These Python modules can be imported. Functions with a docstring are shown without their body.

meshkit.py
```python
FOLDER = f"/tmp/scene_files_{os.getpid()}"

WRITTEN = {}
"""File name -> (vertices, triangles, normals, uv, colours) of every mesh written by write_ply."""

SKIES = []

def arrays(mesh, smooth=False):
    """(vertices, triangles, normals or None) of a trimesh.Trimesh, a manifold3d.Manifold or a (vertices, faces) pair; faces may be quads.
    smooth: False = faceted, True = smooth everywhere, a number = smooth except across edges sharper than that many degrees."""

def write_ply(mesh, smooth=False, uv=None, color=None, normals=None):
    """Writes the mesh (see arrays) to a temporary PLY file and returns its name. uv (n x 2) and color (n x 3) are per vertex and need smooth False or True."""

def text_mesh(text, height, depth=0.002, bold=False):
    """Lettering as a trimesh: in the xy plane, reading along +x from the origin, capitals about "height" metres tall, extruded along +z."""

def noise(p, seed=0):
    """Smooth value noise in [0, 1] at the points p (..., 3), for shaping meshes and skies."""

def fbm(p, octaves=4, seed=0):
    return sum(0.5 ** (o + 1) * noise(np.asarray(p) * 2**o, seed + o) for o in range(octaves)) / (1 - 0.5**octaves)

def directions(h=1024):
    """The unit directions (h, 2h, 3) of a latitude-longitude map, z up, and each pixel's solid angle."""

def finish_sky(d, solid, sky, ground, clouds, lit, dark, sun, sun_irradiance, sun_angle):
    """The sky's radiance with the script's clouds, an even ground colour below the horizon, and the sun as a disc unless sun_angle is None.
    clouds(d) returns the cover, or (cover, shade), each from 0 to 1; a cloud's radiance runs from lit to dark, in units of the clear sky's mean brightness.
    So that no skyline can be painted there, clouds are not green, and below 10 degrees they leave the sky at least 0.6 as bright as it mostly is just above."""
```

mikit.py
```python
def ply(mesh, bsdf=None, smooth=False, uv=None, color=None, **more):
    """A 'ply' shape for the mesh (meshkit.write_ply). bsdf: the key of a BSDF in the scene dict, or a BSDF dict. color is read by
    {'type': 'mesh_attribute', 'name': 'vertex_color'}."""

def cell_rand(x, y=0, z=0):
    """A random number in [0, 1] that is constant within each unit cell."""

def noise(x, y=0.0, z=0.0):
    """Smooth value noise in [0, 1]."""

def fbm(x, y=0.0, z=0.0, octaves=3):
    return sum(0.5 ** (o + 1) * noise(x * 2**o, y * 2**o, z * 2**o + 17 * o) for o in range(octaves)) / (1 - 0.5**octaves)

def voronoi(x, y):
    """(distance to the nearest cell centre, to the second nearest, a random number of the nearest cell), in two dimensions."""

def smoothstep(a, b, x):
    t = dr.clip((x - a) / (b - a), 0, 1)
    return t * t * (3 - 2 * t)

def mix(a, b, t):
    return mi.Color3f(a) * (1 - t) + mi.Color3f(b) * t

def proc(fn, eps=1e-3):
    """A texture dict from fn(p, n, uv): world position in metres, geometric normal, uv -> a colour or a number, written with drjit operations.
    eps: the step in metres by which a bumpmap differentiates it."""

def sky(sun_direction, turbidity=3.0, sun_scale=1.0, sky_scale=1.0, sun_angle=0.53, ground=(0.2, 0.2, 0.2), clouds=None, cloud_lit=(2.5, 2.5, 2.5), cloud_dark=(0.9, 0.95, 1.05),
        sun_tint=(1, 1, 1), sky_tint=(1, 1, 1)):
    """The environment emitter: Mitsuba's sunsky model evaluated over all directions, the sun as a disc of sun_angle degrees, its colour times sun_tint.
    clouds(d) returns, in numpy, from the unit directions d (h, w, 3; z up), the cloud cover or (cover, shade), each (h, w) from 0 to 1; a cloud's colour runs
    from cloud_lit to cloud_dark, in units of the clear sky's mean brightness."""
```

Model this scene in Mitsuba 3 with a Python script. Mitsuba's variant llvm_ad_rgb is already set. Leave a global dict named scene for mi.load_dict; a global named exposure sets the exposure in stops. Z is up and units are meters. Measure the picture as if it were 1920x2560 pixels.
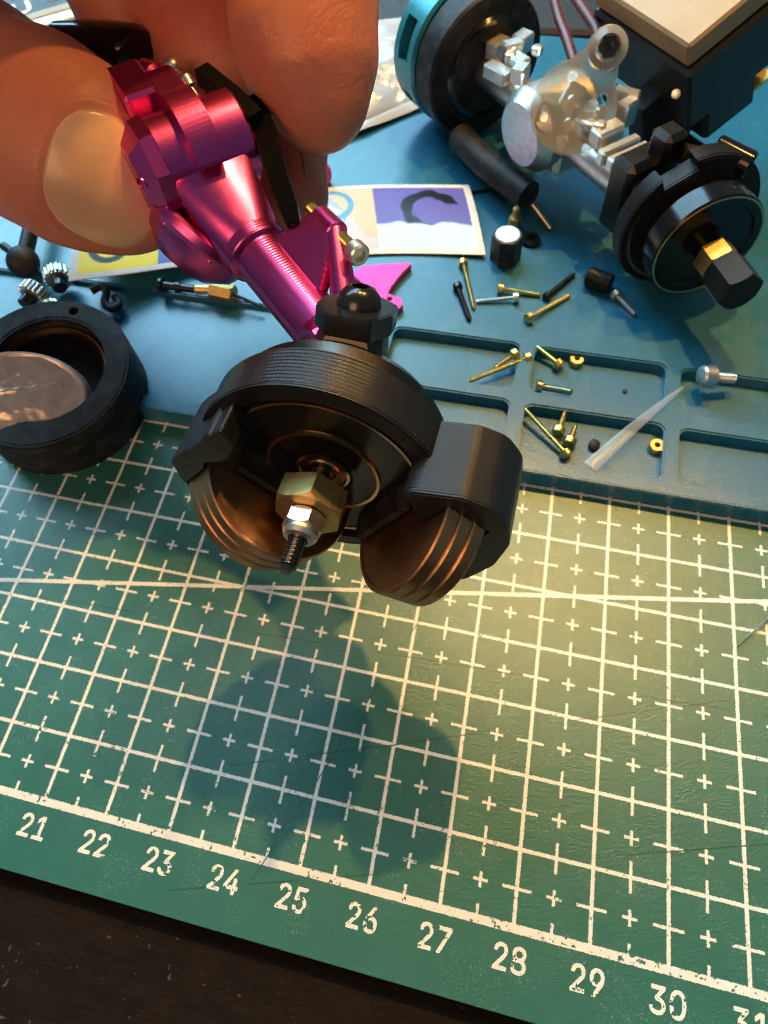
import math, random
import numpy as np, trimesh, manifold3d as mf, mitsuba as mi, drjit as dr
import shapely.geometry as sg
from shapely import affinity
from shapely.ops import unary_union
import mikit, meshkit
from mikit import proc, noise, fbm, smoothstep, mix, cell_rand
from mitsuba import ScalarTransform4f as T

random.seed(3); rng = np.random.default_rng(3)
scene, labels = {}, {}
A = np.array
# ---------------------------------------------------------------- camera (all lengths in this script are centimetres until obj() writes metres)
CAM = A([0.95955, -2.82779, 10.93602])
RM = A([[0.97140, 0.23071, -0.05614], [0.17624, -0.85902, -0.48066], [-0.15912, 0.45702, -0.87511]])
FOCAL = 1750.0
scene['camera'] = dict(type='thinlens', fov=2 * math.degrees(math.atan(960 / FOCAL)), fov_axis='x', near_clip=0.002, far_clip=20.0,
                       aperture_radius=0.00028, focus_distance=0.086,
                       to_world=T().look_at(origin=(CAM / 100).tolist(), target=((CAM + RM[2]) / 100).tolist(), up=(-RM[1]).tolist()))
exposure = 0.6
AMBIENT = [0.050, 0.086, 0.100]
WARM = [1.0, 0.56, 0.13]
LAMP_A, LAMP_B, LAMP_C = A([1.5, 23.0, 44.0]), A([14.5, 23.0, 44.0]), A([-12.0, 23.0, 44.0])
LAMP_POWER = (2900.0, 1800.0, 250.0)
UNSEEN_COOL = dict(c=A([-46.0, 58.0, 64.0]), w=76.0, h=68.0, rad=[2.9, 5.6, 7.3])  # unseen cool panel, placed for the blue sheen on the tray
UNSEEN_WARM = dict(c=A([-16.0, -46.0, 42.0]), w=34.0, h=30.0, rad=[3.4, 1.85, .85])  # unseen warm panel behind the camera, placed to light fingers, coins and brass
scene['room_glow'] = dict(type='constant', radiance=dict(type='rgb', value=AMBIENT))


def at(u, v, d):
    return CAM + A([(u - 960) / FOCAL, (v - 1280) / FOCAL, 1.0]) @ RM * d


def on(u, v, z=0.4):
    r = A([(u - 960) / FOCAL, (v - 1280) / FOCAL, 1.0]) @ RM
    return CAM + r * ((z - CAM[2]) / r[2])


# ---------------------------------------------------------------- helpers
def unit(v):
    v = A(v, float); return v / np.linalg.norm(v)


def frame(o, x=None, y=None, z=None):
    M = np.eye(4)
    if z is not None and x is None and y is None:
        z = unit(z); x = unit(np.cross([0, 1, 0] if abs(z[1]) < .9 else [1, 0, 0], z)); y = np.cross(z, x)
    elif z is not None and x is not None:
        z = unit(z); x = unit(A(x) - z * np.dot(x, z)); y = np.cross(z, x)
    elif x is not None and y is not None:
        x = unit(x); y = unit(A(y) - x * np.dot(x, y)); z = np.cross(x, y)
    M[:3, 0], M[:3, 1], M[:3, 2], M[:3, 3] = x, y, z, o
    return M


def put(m, M):
    m = m.copy(); m.apply_transform(M); return m


def cat(*ms):
    return trimesh.util.concatenate([m for m in ms])


def lathe(prof, n=48):
    """prof: (r, z) pairs; revolved about z."""
    p = A(prof, float); k = len(p)
    t = np.arange(n) * 2 * np.pi / n
    v = np.stack([p[None, :, 0] * np.cos(t)[:, None], p[None, :, 0] * np.sin(t)[:, None], np.repeat(p[None, :, 1], n, 0)], -1).reshape(-1, 3)
    f = []
    for i in range(n):
        j = (i + 1) % n
        a, b = i * k + np.arange(k - 1), j * k + np.arange(k - 1)
        f += [np.stack([a, b, b + 1], 1), np.stack([a, b + 1, a + 1], 1)]
    m = trimesh.Trimesh(v, np.vstack(f), process=False); m.merge_vertices(); m.update_faces(m.nondegenerate_faces()); m.fix_normals()
    return m


def rod(p0, p1, r, r1=None, c=None, n=28):
    p0, p1 = A(p0, float), A(p1, float); L = np.linalg.norm(p1 - p0); r1 = r if r1 is None else r1
    c = min(r, r1, L) * .18 if c is None else c
    return put(lathe([(0, 0), (r - c, 0), (r, c), (r1, L - c), (r1 - c, L), (0, L)], n), frame(p0, z=p1 - p0))


def box(sx, sy, sz, b=.03):
    h = A([sx, sy, sz]) / 2
    p = []
    for s in np.ndindex(2, 2, 2):
        s = A(s) * 2 - 1
        for k in range(3):
            q = h - b; q = q.copy(); q[k] = h[k]; p.append(s * q)
    return trimesh.convex.convex_hull(A(p))


def prism(poly, h, b=0.0):
    """Polygon extruded along +z from 0 to h, with a chamfer of b at both ends."""
    if b <= 0:
        return trimesh.util.concatenate([trimesh.creation.extrude_polygon(g, h, engine='earcut') for g in getattr(poly, 'geoms', [poly])])
    def cs(pl):
        cont = []
        for g in getattr(pl, 'geoms', [pl]):
            cont += [np.asarray(sg.polygon.orient(g).exterior.coords)[:-1]] + [np.asarray(r.coords)[:-1] for r in sg.polygon.orient(g).interiors]
        return mf.CrossSection(cont, mf.FillRule.EvenOdd)
    out = mf.Manifold()
    for k in range(3):
        q = b * (1 - math.cos(k / 2 * math.pi / 2)); zb = b * (1 - math.sin(k / 2 * math.pi / 2))
        out = out + mf.Manifold.extrude(cs(poly.buffer(-q)), h - 2 * zb).translate((0, 0, zb))
    return tm(out)


def tm(m):
    k = m.to_mesh(); return trimesh.Trimesh(k.vert_properties[:, :3].astype(float), k.tri_verts, process=True)


def man(m):
    m = m.copy(); m.merge_vertices(); trimesh.repair.fix_normals(m)
    return mf.Manifold(mf.Mesh(A(m.vertices, np.float32), A(m.faces, np.uint32)))


def tube(pts, rad, n=14, closed_ends=True):
    pts = A(pts, float); rad = np.broadcast_to(rad, (len(pts),)).astype(float)
    t = np.gradient(pts, axis=0); t /= np.linalg.norm(t, axis=1, keepdims=True)
    a = np.cross(t[0], [0, 0, 1] if abs(t[0][2]) < .9 else [1, 0, 0]); a /= np.linalg.norm(a)
    v = []
    for i in range(len(pts)):
        a = a - t[i] * np.dot(a, t[i]); a /= np.linalg.norm(a); b = np.cross(t[i], a)
        g = np.arange(n) * 2 * np.pi / n
        v.append(pts[i] + rad[i] * (np.cos(g)[:, None] * a + np.sin(g)[:, None] * b))
    v = np.vstack(v + [pts[:1], pts[-1:]]); f = []
    for i in range(len(pts) - 1):
        for j in range(n):
            p, q = i * n + j, i * n + (j + 1) % n
            f += [[p, q, q + n], [p, q + n, p + n]]
    e = len(pts) * n
    for j in range(n):
        f += [[e, (j + 1) % n, j], [e + 1, e - n + j, e - n + (j + 1) % n]]
    m = trimesh.Trimesh(v, f, process=False); m.fix_normals(); return m


def spline(pts, k=8):
    pts = A(pts, float); n = len(pts); P = np.vstack([2 * pts[0] - pts[1], pts, 2 * pts[-1] - pts[-2]]); out = []
    for i in range(n - 1):
        for t in np.arange(k) / k:
            a, b, c, d = P[i:i + 4]
            out.append(.5 * (2 * b + (c - a) * t + (2 * a - 5 * b + 4 * c - d) * t * t + (3 * b - a - 3 * c + d) * t ** 3))
    return A(out + [pts[-1]])


def hexa(af, h, rot=0.0, ch=.06, top=True, bot=False):
    """Hex prism of width af over the flats, along +z, with turned chamfers."""
    R = af / math.sqrt(3)
    g = np.radians(rot) + np.arange(6) * np.pi / 3
    base = mf.Manifold.extrude(mf.CrossSection([np.stack([R * np.cos(g), R * np.sin(g)], 1)]), h)
    r = af / 2 * 1.01; d = (R - r) * .62
    prof = [(0, 0), (r if bot else R * 1.1, 0)] + ([(R * 1.05, d + .02)] if bot else []) + ([(R * 1.05, h - d - .02), (r, h)] if top else [(R * 1.1, h)]) + [(0, h)]
    return tm(base ^ man(lathe(prof, 64)))


COUNT = {}
def key_of(name):
    n = COUNT.get(name, 0); COUNT[name] = n + 1
    return name if n == 0 else f'{name}_{n:03d}'


def obj(name, mesh, bsdf, parent=None, smooth=32, label=None, category=None, group=None, kind=None, **more):
    key = key_of((parent + '__' if parent else '') + name)
    m = mesh.copy(); m.vertices = A(m.vertices) * .01
    scene[key] = mikit.ply(m, 'bsdf_' + bsdf, smooth=smooth, **more)
    tag(key, label, category, group, kind)
    return key


def tag(key, label=None, category=None, group=None, kind=None):
    d = {k: v for k, v in dict(label=label, category=category, group=group, kind=kind).items() if v}
    if d: labels[key] = d


def thing(name, label, category, group=None):
    key = key_of(name); tag(key, label, category, group); return key


# ---------------------------------------------------------------- materials
def pr(key, col, rough=.4, metal=0.0, spec=.5, bump=None, bs=1.0, eps=3e-5, **kw):
    c = col if isinstance(col, dict) else dict(type='rgb', value=list(col))
    r = rough if isinstance(rough, (dict, float, int)) else rough
    b = dict(type='principled', base_color=c, roughness=r, metallic=metal, specular=spec, **kw)
    b = dict(type='twosided', nested=b)
    if bump is not None:
        b = dict(type='bumpmap', nested_texture=proc(bump, eps), scale=bs, nested_bsdf=b)
    scene['bsdf_' + key] = b


SHEAR, ASPECT = -0.04284941, 0.98416429
G1, G2, WHITE = (.015, .105, .086), (.021, .132, .106), (.78, .76, .73)


def grid_coords(p):
    x, y = p.x * 100, p.y * 100
    gy = y / ASPECT
    return x - SHEAR * gy + 26, gy + 3


def line(d, w):
    return 1 - smoothstep(w - .006, w + .006, dr.abs(d))


def mat_color(p, n, uv):
    gx, gy = grid_coords(p)
    wob = (noise(p.x * 9000, p.y * 9000) - .5) * .013
    fx, fy = gx - dr.floor(gx + .5), gy - dr.floor(gy + .5)          # distance to the nearest full line
    hx, hy = gx - dr.floor(gx) - .5, gy - dr.floor(gy) - .5          # distance to the nearest half line
    inside = dr.select(gy > .03, 1.0, 0.0)
    m = dr.maximum(line(fx + wob, .026), line(fy + wob, .026) * dr.select(gy > .5, 1.0, 0.0))
    arm = lambda a, b, L: line(a + wob, .0195) * line(b, L)
    m = dr.maximum(m, arm(hy, fx, .2)); m = dr.maximum(m, arm(hx, fy, .2))
    m = dr.maximum(m, dr.maximum(arm(hx, hy, .1), arm(hy, hx, .1)))
    m = dr.maximum(m, line(gy - 3.214 - (gx - 18.682) * .1825 + wob, .036))
    m = dr.maximum(m, line(gy - 6.989 - (gx - 19.743) * .449 + wob, .034) * dr.select(gx < 20.6, 1.0, 0.0))
    m = m * inside
    m = dr.maximum(m, line(gy - .02 + wob, .056))
    wear = smoothstep(.24, .36, fbm(p.x * 2600, p.y * 2600, 0.0, 3) + .30 * noise(p.x * 300, p.y * 300) - .10 + .10 * smoothstep(.4, 1.6, gy))
    m = m * dr.minimum(wear, 1.0)
    speck = smoothstep(.80, .86, noise(p.x * 7000, p.y * 7000)) * smoothstep(.52, .7, noise(p.x * 260, p.y * 200)) * .28
    cuts = mi.Float(0)
    for ang, off, lo, hi in ((.35, 1.9, 21.0, 27.5), (-.22, 9.4, 23.0, 31.0), (1.2, -22.8, -9.0, 4.0), (.05, 3.4, 25.5, 33.0), (-.6, 18.3, 18.0, 25.0), (.8, -16.6, 18.0, 24.0), (.30, .2, 24.0, 29.0)):
        a_, b_ = gx * math.cos(ang) + gy * math.sin(ang), gy * math.cos(ang) - gx * math.sin(ang) - .0
        d_ = b_ - (off if ang > 1 else -gx * 0 + (off - 26 * math.sin(ang))) + .03 * noise(a_ * .8, off)
        cuts = dr.maximum(cuts, smoothstep(.014, .006, dr.abs(d_)) * smoothstep(.35, .55, noise(a_ * 1.7, off * 3)))
    m = m * (1 - .7 * cuts)
    base = mix(G1, G2, fbm(p.x * 160, p.y * 160, 0.0, 3) * .7 + .3 * noise(p.x * 5000, p.y * 5000))
    return mix(mix(base, (.30, .38, .34), speck), WHITE, m * .92) * (1 - .45 * cuts)


def mat_bump(p, n, uv):
    u, v = p.x * .8 + p.y * .6, p.y * .8 - p.x * .6
    return (noise(u * 3300, v * 8200) * .6 + noise(p.x * 5200, p.y * 5200) * .5) * 3.2e-5


pr('mat_green', proc(mat_color), .36, spec=.7, bump=mat_bump, bs=1.0, eps=2e-5)


def paint_color(p, n, uv):
    wear = smoothstep(.30, .38, fbm(p.x * 2400 + 7, p.y * 2400, 0.0, 3) + .2 * noise(p.x * 420, p.y * 420) - .08)
    return mix(G1, WHITE, wear * .92)


pr('white_print', proc(paint_color), .5, bump=mat_bump, eps=2e-5)
pr('mat_edge', (.015, .075, .055), .6)
pr('desk_brown', proc(lambda p, n, uv: mix((.0045, .0026, .0017), (.013, .0078, .0048), fbm(p.x * 260, p.y * 700, 0.0, 4)) + .05 * smoothstep(.90, .95, noise(p.x * 1900, p.y * 1900)) * smoothstep(.62, .8, noise(p.x * 600, p.y * 600))),
   .7, spec=.10, bump=lambda p, n, uv: fbm(p.x * 900, p.y * 2600, 0.0, 3) * 1.2e-4)


def tray_color(p, n, uv):
    k = fbm(p.x * 60 + 3, p.y * 60, p.z * 60, 3)
    dust = smoothstep(.55, .8, fbm(p.x * 190, p.y * 130, 0.0, 4)) * .35 + smoothstep(.82, .86, noise(p.x * 2600, p.y * 2600)) * .3
    scuff = smoothstep(.03, .0, dr.abs(fbm(p.x * 45 + 9, p.y * 70, 0.0, 2) - .5)) * .12
    return mix(mix((.007, .092, .172), (.011, .116, .200), k), (.22, .36, .40), dr.minimum(dust * .22 + scuff * .0, .5))


pr('tray_blue', proc(tray_color), .31, spec=.6, bump=lambda p, n, uv: noise(p.x * 2500, p.y * 2500, p.z * 2500) * 1.2e-5)
KO, KA = A([-1.0035, .952, 4.4109]), unit([-0.0141, -.9962, .0858])
K1, K2 = unit([.9999, -.0141, 0]), unit([.0012, .0858, .9963])


def layer_bump(p, n, uv):
    s = p.x * (KA[0] * 100) + p.y * (KA[1] * 100) + p.z * (KA[2] * 100)
    q = s / .048
    return (dr.sin(q * 6.2832) * .5 + .25 * noise(p.x * 900, q, p.z * 900)) * 6.5e-5


pr('printed_black', proc(lambda p, n, uv: mix((.0055, .005, .006), (.012, .0105, .012), fbm(p.x * 500, p.y * 500, p.z * 500, 3)) + .10 * smoothstep(.93, .96, noise(p.x * 2300, p.y * 2300, p.z * 2300)) * smoothstep(.5, .7, noise(p.x * 260, p.y * 260, p.z * 260))), .33, spec=.5, bump=layer_bump, eps=2e-5)
pr('black_plastic', proc(lambda p, n, uv: mix((.008, .0075, .008), (.012, .0115, .012), fbm(p.x * 700, p.y * 700, p.z * 700, 3))), .42, spec=.16,
   bump=lambda p, n, uv: fbm(p.x * 1500, p.y * 1500, p.z * 1500, 2) * 3e-5)
pr('black_gloss', (.005, .005, .006), .16, spec=.35)
pr('link_black', (.0045, .0042, .0045), .3, spec=.05)
pr('black_rubber', proc(lambda p, n, uv: mix((.009, .0085, .009), (.030, .027, .028), smoothstep(.4, .8, fbm(p.x * 420, p.y * 420, p.z * 420, 4)))), .55, spec=.3,
   bump=lambda p, n, uv: fbm(p.x * 800, p.y * 800, p.z * 800, 3) * 8e-5)
pr('dark_steel', proc(lambda p, n, uv: mix((.045, .040, .038), (.10, .085, .075), fbm(p.x * 600, p.y * 600, p.z * 600, 3))), .3, 1.0)
pr('black_oxide', (.05, .048, .05), .22, .8, spec=.6)
pr('steel', proc(lambda p, n, uv: mix((.66, .64, .60), (.84, .80, .74), noise(p.x * 900, p.y * 900, p.z * 900))), .36, 1.0)
pr('gilt_steel', (.62, .50, .30), .22, 1.0)
pr('gold', proc(lambda p, n, uv: mix((.80, .50, .12), (.95, .66, .22), noise(p.x * 900, p.y * 900, p.z * 900))), .28, 1.0)
pr('brass', proc(lambda p, n, uv: mix((.55, .36, .12), (.78, .54, .22), fbm(p.x * 1500, p.y * 1500, p.z * 1500, 3))), .34, 1.0,
   bump=lambda p, n, uv: noise(p.x * 4000, p.y * 4000, p.z * 4000) * 2.0e-5, eps=2e-5)
scene['bsdf_brass']['nested_bsdf']['nested']['roughness'] = .44
pr('copper', proc(lambda p, n, uv: mix((.38, .17, .085), (.62, .32, .17), fbm(p.x * 420, p.y * 420, p.z * 420, 4))), .34, 1.0,
   bump=lambda p, n, uv: fbm(p.x * 1400, p.y * 1400, p.z * 1400, 3) * 4e-5)
pr('copper_dull', proc(lambda p, n, uv: mix((.44, .34, .30), (.56, .46, .42), fbm(p.x * 300, p.y * 300, p.z * 300, 4))), .28, .45)
pr('bright_ring', (.85, .50, .22), .25, 1.0)


def pink_color(p, n, uv):
    return mix((.60, .064, .28), (.74, .10, .40), fbm(p.x * 260, p.y * 260, p.z * 260, 3))


KT = A([-1.081, 2.523, 4.274]); TEND = at(600, 578, 9.30)
TD = unit(TEND - KT)
def pink_groove(p, n, uv):
    s = (p.x * TD[0] + p.y * TD[1] + p.z * TD[2]) * 100
    return (dr.sin(s / .042 * 6.2832) * .5) * 2.4e-5 + noise(p.x * 5000, p.y * 5000, p.z * 5000) * .2e-5


pr('pink_metal', proc(pink_color), .30, 1.0, bump=lambda p, n, uv: noise(p.x * 4200, p.y * 4200, p.z * 4200) * .35e-5, eps=2e-5)
pr('pink_turned', proc(pink_color), .29, 1.0, bump=pink_groove, eps=2e-5)
pr('pink_plate', (.60, .055, .26), .5, .6)


def skin_color(p, n, uv):
    k = fbm(p.x * 130, p.y * 130, p.z * 130, 4)
    r = smoothstep(.45, .75, fbm(p.x * 70 + 5, p.y * 70, p.z * 70, 3))
    return mix(mix((.43, .126, .078), (.55, .182, .118), k), (.50, .106, .070), r * .75)


def skin_bump(p, n, uv):
    a, b = p.x * .86 - p.y * .5, p.x * .5 + p.y * .86
    fine = fbm(a * 2600, b * 1300, p.z * 2200, 2) * 1.6e-5
    warp = fbm(p.x * 120, p.y * 120, p.z * 120, 2)
    ridge = dr.sin((a * 1900 + p.z * 700 + warp * 16) * 6.2832 / 1.0 * .16) * 1.1e-5
    folds = smoothstep(.035, .0, dr.abs(fbm(a * 420, b * 150, p.z * 260, 3) - .5)) * 2.2e-5
    lines = fbm(a * 5200, b * 800, p.z * 1500, 3) * 7.5e-5 + smoothstep(.3, .1, noise(p.x * 2600, p.y * 2600, p.z * 2600)) * -2.0e-5
    return fine + ridge + lines - folds


pr('skin', proc(skin_color), .46, spec=.42, bump=skin_bump, sheen=.15)
pr('nail', proc(lambda p, n, uv: mix((.50, .27, .17), (.66, .40, .26), fbm(p.x * 150, p.y * 150, p.z * 150, 3))), .26, spec=.5,
   bump=lambda p, n, uv: noise((p.x * .6 + p.y * .8) * 2600, p.z * 300) * .9e-5)
scene['bsdf_clear_plastic'] = dict(type='principled', base_color=dict(type='rgb', value=[.84, .78, .66]), roughness=.24, spec_trans=.82, eta=1.4)
scene['bsdf_thin_film'] = dict(type='blendbsdf', weight=.24,
                          a=dict(type='thindielectric', int_ior=1.45),
                          b=dict(type='twosided', nested=dict(type='principled', base_color=dict(type='rgb', value=[.62, .66, .68]), roughness=.25, specular=.6)))
scene['bsdf_bag_film'] = dict(type='bumpmap', nested_texture=proc(lambda p, n, uv: fbm(p.x * 160, p.y * 160, p.z * 160, 4) * 1.2e-3), scale=1.0,
                         nested_bsdf=dict(type='blendbsdf', weight=.62, a=dict(type='thindielectric', int_ior=1.45),
                                          b=dict(type='twosided', nested=dict(type='principled', base_color=dict(type='rgb', value=[.62, .67, .72]), roughness=.2, specular=.7))))
pr('wire_red', (.085, .014, .010), .4)
pr('teal_metal', (.030, .24, .30), .35, .35)
pr('servo_case', (.012, .012, .013), .4)
pr('servo_lid', proc(lambda p, n, uv: mix((.27, .180, .095), (.34, .235, .13), fbm(p.x * 200, p.y * 200, p.z * 200, 3))), .5, .25)
pr('grey_panel', (.30, .28, .25), .5)
pr('black_panel', (.012, .012, .013), .5)
pr('bag_seam', (.42, .39, .36), .3, spec=.6)
pr('white_foil', (.80, .80, .78), .35)

# ---------------------------------------------------------------- unseen light sources (out of view, behind the bench and behind the camera)
def panel(name, c, nrm, w, h, rad, parent):
    M = frame(c, x=[1, .001, 0] if abs(nrm[0]) < .9 else [0, 1, 0], z=nrm)
    q = put(trimesh.Trimesh(A([[-w, -h, 0], [w, -h, 0], [w, h, 0], [-w, h, 0]]) / 2, [[0, 1, 2], [0, 2, 3]]), M)
    return obj(name, q, 'black_panel', parent, smooth=False, emitter=dict(type='area', radiance=dict(type='rgb', value=list(rad))))


lamp = thing('unseen_lamp', 'unseen warm lamp with three bulbs, out of view behind and above the mat', 'lamp')  # out of view; bulbs placed for the warm glow and shadows on the mat
obj('lamp_bar', put(box(40, 5, 1.6, .3), frame([7, 25, 46.5], x=[1, .06, 0], z=[0, 0, 1])), 'black_panel', lamp)
for c, pw in zip((LAMP_A, LAMP_B, LAMP_C), LAMP_POWER):
    g = np.arange(24) * math.pi / 12
    bulb = put(trimesh.Trimesh(np.vstack([[0, 0, 0], np.stack([.62 * np.cos(g), .62 * np.sin(g), g * 0], 1)]), [[0, 1 + j, 1 + (j + 1) % 24] for j in range(24)], process=False), frame(c, z=A([0, 4, 0]) - c))
    obj('bulb', bulb, 'black_panel', lamp, smooth=False, emitter=dict(type='area', radiance=dict(type='rgb', value=(A(WARM) * pw).tolist())))
    obj('lamp_shade', put(lathe([(1.0, 0), (1.9, -.0), (1.2, -1.9), (0, -2.1)], 32), frame(c + A([0, 0, .25]), z=A([0, 4, 0]) - c)), 'black_panel', lamp)
scr = thing('unseen_cool_light', 'unseen bluish light panel, out of view behind the bench, lighting the tray', 'unseen_cool_light')
panel('cool_light_face', UNSEEN_COOL['c'], unit(A([0, 6, 2]) - UNSEEN_COOL['c']), UNSEEN_COOL['w'], UNSEEN_COOL['h'], UNSEEN_COOL['rad'], scr)

sl = thing('unseen_warm_light', 'unseen warm light panel, out of view behind the camera, lighting fingers and metal', 'lamp')
panel('warm_light_face', UNSEEN_WARM['c'], unit(A([0, 4, 4]) - UNSEEN_WARM['c']), UNSEEN_WARM['w'], UNSEEN_WARM['h'], UNSEEN_WARM['rad'], sl)

# ---------------------------------------------------------------- setting: desk, mat, tray
obj('desk', put(box(160, 120, 2.4, .05), frame([0, 25, -1.62], z=[0, 0, 1], x=[1, 0, 0])), 'desk_brown', smooth=False, kind='structure')
GX = lambda gx, gy: A([gx - 26 + SHEAR * (gy - 3), (gy - 3) * ASPECT])
out = [GX(5, -.965), GX(44.5, -.965), GX(44.5, 12), GX(5, 12)]
mat_poly = sg.Polygon(out).buffer(-.2).buffer(.2)
cm = thing('cutting_mat', 'green self healing cutting mat with worn white centimetre grid and ruler numbers', 'cutting mat')
m = prism(mat_poly, .3, .03); m.apply_translation([0, 0, -.3]); obj('sheet', m, 'mat_green', cm, smooth=20)
dig = {}
for k in range(19, 33):
    t = meshkit.text_mesh(str(k), .30, .003, bold=True); b = t.bounds
    t.apply_translation([-(b[0][0] + b[1][0]) / 2, -(b[0][1] + b[1][1]) / 2, 0]); t.apply_scale([.90, 1, 1])
    o = GX(k - .01, -.335); obj('ruler_number', put(t, frame([o[0], o[1], .001], x=[1, 0, 0], z=[0, 0, 1])), 'white_print', cm, smooth=False)

TZ, PZ = .40, .16
def rr(x0, y0, x1, y1, r=.16):
    return sg.box(x0 + r, y0 + r, x1 - r, y1 - r).buffer(r, 8)


tray = mf.Manifold()
foot = rr(-34, 3.97, 30, 17.75, .3)
solid = man(prism(foot, TZ, .035)); solid = solid.translate((0, 0, .004))
pk = [(-1.72, 5.75, .80, 6.86), (1.10, 5.75, 3.55, 6.84), (3.83, 5.75, 6.3, 6.80), (-1.72, 4.27, .80, 5.46), (1.10, 4.25, 3.58, 5.43), (3.85, 4.23, 6.3, 5.40), (-12.5, 4.27, -2.02, 6.95)]
for i, q in enumerate(pk):
    z0 = PZ if i < 6 else .27
    solid = solid - man(prism(rr(*q, .17), 1.0)).translate((0, 0, z0))
    lip = man(prism(rr(q[0] - .03, q[1] - .03, q[2] + .03, q[3] + .03, .19), 1.0)).translate((0, 0, TZ - .026))
    solid = solid - lip
obj('silicone_tray', tm(solid), 'tray_blue', smooth=28, label='blue silicone repair tray with shallow rounded pockets along its front edge', category='tray')
obj('black_strip', put(box(60, 2.4, .8, .1), frame([4, 19.25, .1], z=[0, 0, 1], x=[1, .06, 0])), 'black_panel', smooth=False, label='black strip lying behind the far edge of the blue tray', category='strip')
obj('grey_panel', put(box(70, 16, 1.2, .15), frame([4, 28.5, .3], z=[0, 0, 1], x=[1, .06, 0])), 'grey_panel', smooth=False, label='pale grey flat panel at the very back behind the black strip', category='panel')

# ---------------------------------------------------------------- the held axle
ax = thing('model_axle', 'pink anodised model car axle held between thumb and fingers, copper coins in its black hub', 'model car axle')
LF = frame(KO, x=K1, z=KA)                       # hub frame: x right, y up, z towards the viewer along the stud
KL = lambda p, q, s: KO + p * K1 + q * K2 + s * KA


def coin_frame(rho, al, s, t, tilt):
    al, tilt = math.radians(al), math.radians(tilt)
    n0 = math.cos(al) * K1 + math.sin(al) * K2
    n_ = n0 * math.cos(tilt) + KA * math.sin(tilt); aa = KA * math.cos(tilt) - n0 * math.sin(tilt); tt = np.cross(aa, n_)
    return frame(KO + rho * n_ + s * aa + t * tt, x=aa, z=n_)


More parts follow.
